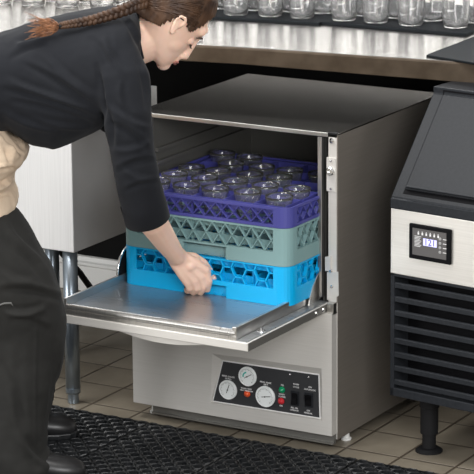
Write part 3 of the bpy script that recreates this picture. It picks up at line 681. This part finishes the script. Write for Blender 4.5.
for j in range(N2+1):
    u_ = .1119-(.1119+.075)*j/N2
    for i in range(N1):
        a = 2*math.pi*i/N1; f, uu, s_ = head_surf(u_, a, .009)
        st = .0016*math.sin(a*34+uu*60)+.0012*noise.noise(V((a*9, uu*25, 3)))
        k_ = 1+st*10; idx[j, i] = (len(hv.v), f, uu); hv.v.append(H(f*k_, uu*(1+st*3), s_*k_))
for j in range(N2):
    for i in range(N1):
        q = [idx[j, i], idx[j, (i+1) % N1], idx[j+1, (i+1) % N1], idx[j+1, i]]
        if all(u2 > hline(f2) for _, f2, u2 in q): hv.f.append(tuple(x for x, _, _ in q))
hv.f.append(tuple(idx[0, i][0] for i in range(N1)))
hair = hv.build('hair', HAIR, pr, smooth=True); so = hair.modifiers.new('thick', 'SOLIDIFY'); so.thickness = .009; so.offset = -1
# gathered strands toward the nape and braid
bg = MB()
for k_ in range(46):
    t_ = k_/45; f0 = .070-.10*t_+random.uniform(-.004, .004); u0 = .012+.085*math.sin(t_*2.0+.1)
    pts = []
    for q in range(7):
        w_ = q/6; f = f0*(1-w_)+(-.086)*w_; u2 = u0*(1-w_)+(-.045+.012*math.sin(k_))*w_+.018*math.sin(math.pi*w_)
        u2 = min(max(u2, -.07), .108)
        # project onto head ellipse near side
        best = None
        for A_ in range(0, 40):
            a = math.pi*A_/40; ff, uu, ss = head_surf(u2, a, .0095)
            if best is None or abs(ff-f) < best[0]: best = (abs(ff-f), ff, uu, ss)
        pts.append(H(best[1], best[2], best[3]))
    bg.tube(pts, [.0016, .0024, .0026, .0026, .0026, .0024, .002], 6)
bg.build('combed_strands', HAIR, hair, smooth=True)
def torso_d(px, py):
    yc = 76; h = 64
    return dh-.185*math.sqrt(max(.0, 1-min(1, abs((yc-py)/h))**2.2))-.006
bp = [(151, -1, 6.70), (140, 3, 6.675), (128, 8.5, 6.655), (111, 14.8, 6.64), (95, 19.5, 6.632), (79, 22.8, 6.63), (67, 24.5, 6.63), (60, 25.8, 6.632)]
BP = [B(*p) for p in bp]
def along(t):
    t *= len(BP)-1; i = min(int(t), len(BP)-2); return BP[i].lerp(BP[i+1], t-i), (BP[i+1]-BP[i]).normalized()
br = MB(); NT = 120; cyc = 7.5
for k_ in range(3):
    pts, rs = [], []
    for q in range(NT+1):
        t_ = q/NT; p, tg_ = along(t_); w_ = FH.cross(tg_).normalized(); th_ = cyc*2*math.pi*t_+k_*2*math.pi/3; sz = .0115*(1-t_)+.0052*t_
        pts.append(p+w_*sz*.95*math.sin(th_)-FH*sz*.55*math.sin(2*th_)); rs.append(sz*.80)
    br.tube(pts, rs, 10, ref=FH, caps='round')
br.build('braid', HAIR, pr, smooth=True)
MB().tube([B(61, 25.6, 6.632), B(57.5, 26.2, 6.632)], [.0075, .0075], 14, caps='round').build('hair_tie', BLACKM, pr, smooth=True)
tf = MB()
for k_ in range(150):
    e_ = random.random(); c = B(59, 26, 6.632)
    tx = 24+30*random.random()**.7; ty = 26+(59-tx)*.42*(random.random()*2-.85)+random.uniform(-4, 4)
    dd = 6.632-.004+random.uniform(-.012, .004)
    mid = B((59+tx)/2+random.uniform(-3, 3), (26+ty)/2+random.uniform(-4, 4), 6.628+random.uniform(-.008, .004))
    tf.tube([c, c.lerp(mid, .5)+V((0, 0, random.uniform(-.004, .004))), mid, B(tx, ty, dd)], [.0014, .0017, .0014, .0004], 5)
tf.build('braid_tuft', TUFT, pr, smooth=True)
# shirt
tor = loft_px([(-30, 46, -8, 132, dh, .165), (0, 34, 10, 127, dh, .165), (26, 25.5, 32, 143, dh, .165), (48, 19, 54, 147.5, dh, .17), (72, 13, 78, 139, dh, .18), (95, 9.5, 102, 126, dh, .19), (115, 8.5, 122, 100, dh, .19), (130, 9, 136, 80, dh, .16), (140, 16, 143, 66, dh, .10)], 40, 2.3)
shR = MB().tube([B(p[0], p[1], p[2]) for p in ((112, 50, 6.63), (122, 78, 6.59), (127, 115, 6.565), (132, 150, 6.56), (138, 180, 6.565), (144, 205, 6.585), (147.5, 217, 6.60))], [.062, .068, .061, .056, .0555, .056, .055], 28, ref=FH, flat=[.8, .85, .9, .95, .95, .95, .95])
shL = MB().tube([B(p[0], p[1], p[2]) for p in ((112, 55, 6.88), (124, 105, 6.90), (130, 132, 6.90), (112, 117, 6.87))], [.06, .054, .050, .045], 20, caps='round')
def bake(ob):
    dg = bpy.context.evaluated_depsgraph_get(); me = bpy.data.meshes.new_from_object(ob.evaluated_get(dg)); ob.modifiers.clear(); old = ob.data; ob.data = me
    me.materials.clear(); me.materials.append(old.materials[0]); me.shade_smooth(); return ob
def fold(ob, folds):
    # folds: (ax, ay, bx, by, width_px, depth_m) creases surveyed on the near side of the cloth; the cloth itself is pushed in and out
    me = ob.data; base = ob.matrix_world.translation if ob.parent is None else ob.parent.matrix_world.translation
    ns = [v.normal.copy() for v in me.vertices]
    for v, n_ in zip(me.vertices, ns):
        if n_.dot(FH) > .25: continue
        p = v.co+base; d = p-CAM; z = d.dot(_f); px = 237+FPX*d.dot(CR)/z; py = 237-FPX*d.dot(CU)/z; m = 0
        for ax, ay, bx, by, w_, amp in folds:
            if min(ax, bx)-4*w_ > px or max(ax, bx)+4*w_ < px: continue
            L2 = (bx-ax)**2+(by-ay)**2; t = ((px-ax)*(bx-ax)+(py-ay)*(by-ay))/L2
            if t < 0 or t > 1: continue
            sd = ((px-ax)*(by-ay)-(py-ay)*(bx-ax))/math.sqrt(L2)+w_*1.2*math.sin(math.pi*t)*(1 if amp > 0 else -1)
            m += 1.5*amp*math.sin(math.pi*t)**.7*(math.exp(-(sd/w_)**2)-.6*math.exp(-((sd-1.6*w_)/w_)**2))
        v.co += n_*m
    me.update()
def wrinkle(mb, folds):
    # folds: (ax,ay,bx,by,width_px,amp) ridges running between two picture points on the near side of the cloth
    out = []
    cols = []
    for v in mb.v:
        d = v-CAM; z = d.dot(_f); px = 237+FPX*d.dot(CR)/z; py = 237-FPX*d.dot(CU)/z; m = 0
        for ax, ay, bx, by, w_, amp in folds:
            L2 = (bx-ax)**2+(by-ay)**2; t = max(0, min(1, ((px-ax)*(bx-ax)+(py-ay)*(by-ay))/L2)); cx2, cy2 = ax+t*(bx-ax), ay+t*(by-ay)
            dist = math.hypot(px-cx2, py-cy2); m += amp*math.exp(-(dist/w_)**2)*math.sin(math.pi*min(1, max(.0, t*.9+.05)))
        out.append(m)
    return out
shirt = join(tor, shR, shL).build('shirt', SHIRT, pr, remesh=.006, sm=6)
def tex(name, t, size, **k):
    x = bpy.data.textures.new(name, t)
    for a, v in k.items(): setattr(x, a, v)
    x.noise_scale = size; return x
def displace(ob, tx, st, objscale=(1, 1, 1), rot=(0, 0, 0)):
    d = ob.modifiers.new('folds', 'DISPLACE'); d.texture = tx; d.strength = st; d.mid_level = .5; d.texture_coords = 'LOCAL'; return d
fnoise = tex('fold_noise', 'CLOUDS', .07); fold2 = tex('fine_folds', 'CLOUDS', .025)
displace(shirt, fnoise, .007)
bake(shirt)
fold(shirt, [(0, 88, 97, 120, 3, -.006), (5, 78, 92, 108, 3, .005), (10, 100, 92, 124, 2.5, -.006), (20, 62, 99, 112, 3, -.005), (0, 110, 60, 132, 3, .005), (30, 118, 92, 128, 2.5, .004),
    (40, 50, 96, 98, 3.5, .004), (15, 45, 55, 34, 3, .005), (8, 60, 50, 44, 3, -.005), (96, 62, 103, 125, 2.5, -.007), (104, 34, 122, 72, 3, .005), (118, 14, 138, 46, 2.5, -.004), (88, 36, 108, 66, 3, -.004),
    (103, 100, 112, 150, 3, -.006), (108, 105, 150, 128, 3, .005), (108, 122, 148, 150, 3, -.006), (113, 150, 150, 142, 3, .005), (116, 172, 156, 160, 3, -.006), (120, 165, 154, 182, 3, .004), (124, 192, 160, 182, 2.5, -.005), (120, 80, 128, 120, 3, .004), (137, 60, 146, 110, 2.5, -.004)])
# folds as soft ridges that follow the cloth
# cuff
cf = MB(); n_ = 28
def ringdir(c, t, ra, rb):
    t = t.normalized(); u2 = (FH-t*FH.dot(t)).normalized(); w2 = t.cross(u2)
    return [c+w2*ra*math.cos(2*math.pi*i/n_)+u2*rb*math.sin(2*math.pi*i/n_) for i in range(n_)]
a_ = B(143, 203, 6.585); b2 = B(147.5, 219.5, 6.60); t_ = (b2-a_)
cf.loft([ringdir(a_, t_, .0575, .055), ringdir(b2, t_, .0575, .055), ringdir(b2+t_*.03, t_, .0555, .053), ringdir(b2, t_, .050, .048), ringdir(a_, t_, .050, .048)], cap=False)
o_ = cf.build('rolled_cuff', SHIRT, pr, smooth=True)
# collar
a_ = B(136, 41, dh); b2 = B(143, 38.5, dh); t_ = b2-a_
ax_ = (B(146.5, 57, dh)-B(139, 13, dh)); 
def colr(c, hu, hd): return [c+ax_.normalized()*hu*math.cos(2*math.pi*i/n_)-FH*hd*math.sin(2*math.pi*i/n_) for i in range(n_)]
c0 = B(139.5, 36, dh); c1 = B(141.5, 35.5, dh)
MB().loft([colr(c0, .064, .078), colr(c1, .062, .074), colr(c1, .058, .070), colr(c0, .058, .070)], cap=False).build('neckband', SHIRT, pr, smooth=True)
# apron
secs = []
for (rx, ry, lx, ly) in ((2, 112, -88, 90), (10, 128, -88, 108), (22, 140, -85, 125), (28.5, 149, -82, 140), (25, 158, -82, 155), (17, 166, -82, 168), (13.5, 175, -82, 182), (14.5, 184, -82, 196), (18, 193, -84, 214), (19, 200, -86, 230), (16, 207, -88, 242)):
    secs.append((rx, ry, lx, ly, dh, .185))
ap = loft_px(secs, 40, 2.2).build('apron', APRON, pr, remesh=.005, sm=3)
displace(ap, fnoise, .014)
bake(ap)
fold(ap, [(-5, 118, 24, 150, 2.5, -.009), (-5, 130, 20, 158, 2.5, .009), (0, 112, 28, 144, 2, .006), (-10, 175, 16, 168, 2, -.012), (-10, 190, 14, 178, 2, .008), (-12, 205, 12, 192, 2.5, -.006), (0, 140, 10, 165, 2, -.006)])
# trousers
near = loft_px([(-95, 222, 8, 204, 6.71, .15), (-92, 232, 20, 212, 6.70, .145), (-70, 252, 33.5, 233, 6.66, .12), (-38, 285, 50, 262, 6.63, .105), (-16, 312, 61, 292, 6.62, .10), (-8, 335, 66.5, 318, 6.62, .095), (-10, 362, 64.5, 350, 6.61, .09), (-16, 400, 57, 388, 6.59, .088), (-20, 430, 50, 420, 6.57, .086), (-24, 450, 46, 447, 6.56, .086), (-22, 468, 55, 462, 6.555, .088), (-20, 478, 51, 473, 6.555, .088)], 36, 2.2)
far = loft_px([(-95, 220, 6, 203, 6.79, .14), (-80, 245, 30, 229, 6.84, .11), (-42, 280, 46, 262, 6.86, .10), (-14, 325, 62, 315, 6.87, .092), (-14, 360, 62, 350, 6.88, .088), (-20, 395, 55.5, 392, 6.89, .085), (-25, 425, 50, 421, 6.90, .085), (-25, 434, 48, 431, 6.90, .085)], 36, 2.2)
tr = join(near, far).build('trousers', PANTS, pr, remesh=.006, sm=6)
displace(tr, fnoise, .009)
bake(tr)
fold(tr, [(2, 215, 40, 262, 4, .005), (0, 235, 50, 290, 4, -.006), (0, 290, 62, 300, 3.5, -.008), (4, 312, 46, 308, 3, .009), (8, 320, 50, 330, 3, -.006), (38, 300, 36, 474, 1.2, .0022), (10, 345, 30, 474, 5, .006), (55, 340, 44, 440, 4, -.005), (0, 360, 20, 440, 5, -.006), (22, 440, 50, 468, 3, .006), (0, 270, 34, 282, 4, .005)])
sl_ = MB(); sl_.tube([on(-3, 305, 1, 0)*0+B(-3, 306, 6.5245), B(4, 303.5, 6.523), B(11, 303, 6.5225), B(13, 306, 6.5225)], [.0022, .0026, .0026, .001], 8); sl_.build('pocket_edge', mat('grey_cotton', (.12, .12, .115), .85), pr, smooth=True)
# side seam
sm_ = [B(px, py, d) for px, py, d in ((32, 318, 6.518), (31, 345, 6.515), (29, 380, 6.50), (24, 420, 6.48), (20, 455, 6.467))]
# shoes
def shoe(tx, ty, d, nm='shoe'):
    toe = B(tx, ty, d); base = V((toe.x, toe.y, .0135)); X = RH; Y = FH; rings = []; sole = []
    for (t, w, h, zb_) in ((.0, .012, .022, .006), (.006, .026, .036, .003), (.02, .038, .050, 0), (.045, .046, .057, 0), (.075, .049, .062, 0), (.11, .047, .072, 0), (.15, .042, .082, 0), (.20, .039, .085, 0), (.24, .036, .082, 0), (.262, .028, .075, 0), (.27, .012, .06, .004)):
        c = base-X*t; r_ = []
        for i in range(20):
            a = 2*math.pi*i/20; ca, sa = math.cos(a), math.sin(a); pw = 2.6 if sa < 0 else 2.0; r = (abs(ca)**pw+abs(sa)**pw)**(-1/pw)
            r_.append(c+Y*w*r*ca+V((0, 0, zb_+h/2+h/2*r*sa)))
        rings.append(r_)
    sh = MB().loft(rings).build(nm, mat('shoe_leather', (.014, .014, .015), .38) if 'shoe_leather' not in bpy.data.materials else bpy.data.materials['shoe_leather'], pr, smooth=True)
    sub = sh.modifiers.new('sub', 'SUBSURF'); sub.levels = 1; sub.render_levels = 1
    n = 24; pr_ = []
    out = [(.0, 0)]
    poly = []
    pf = [(-.001, .010), (.002, .024), (.015, .039), (.045, .050), (.08, .052), (.12, .049), (.17, .043), (.22, .042), (.255, .034), (.272, .014)]
    poly = [base-X*t+Y*w for t, w in pf]+[base-X*t-Y*w for t, w in pf[::-1]]
    MB().prism([p+V((0, 0, -.0005)) for p in poly], (0, 0, .016)).build('sole', RUBBER, sh, bevel=.003)
shoe(77, 431, 6.90); shoe(86, 478, 6.555)
# ------------------------------------------------------------------ light
w = bpy.data.worlds.new('world'); bpy.context.scene.world = w; w.use_nodes = True
nt = w.node_tree; bg_ = nt.nodes['Background']; bg_.inputs[0].default_value = (1.0, .985, .96, 1); bg_.inputs[1].default_value = .5
def area(name, loc, target, sx, sy, power, col=(1, 1, 1)):
    l = bpy.data.lights.new(name, 'AREA'); l.shape = 'RECTANGLE'; l.size = sx; l.size_y = sy; l.energy = power; l.color = col
    o = bpy.data.objects.new(name, l); C.objects.link(o); o.location = loc
    o.rotation_euler = (V(target)-V(loc)).to_track_quat('-Z', 'Y').to_euler(); return o
area('ceiling_lamp', (-.2, -.9, 3.0), (.1, -.2, .4), 2.0, .9, 75, (1, .985, .96))
area('left_front_fill', (-2.2, -3.4, 1.6), (.2, 0, .5), 1.8, 1.6, 85)  # soft fill added for the upright front faces, stands for no window
area('right_front_fill', (3.0, -3.2, 2.0), (.2, -.1, .6), 1.6, 1.6, 110)  # unseen fill added to brighten the face and the side panels
area('rear_wall_fill', (0, 1.2, 2.5), (0, 1.6, 1.1), 3.0, .5, 60)  # unseen light added to whiten the upper wall behind the glasses
sc = bpy.context.scene; sc.view_settings.view_transform = 'Standard'; sc.view_settings.look = 'None'; sc.view_settings.exposure = 0; sc.view_settings.gamma = 1
for o in bpy.data.objects:
    if '_o' in o: del o['_o']
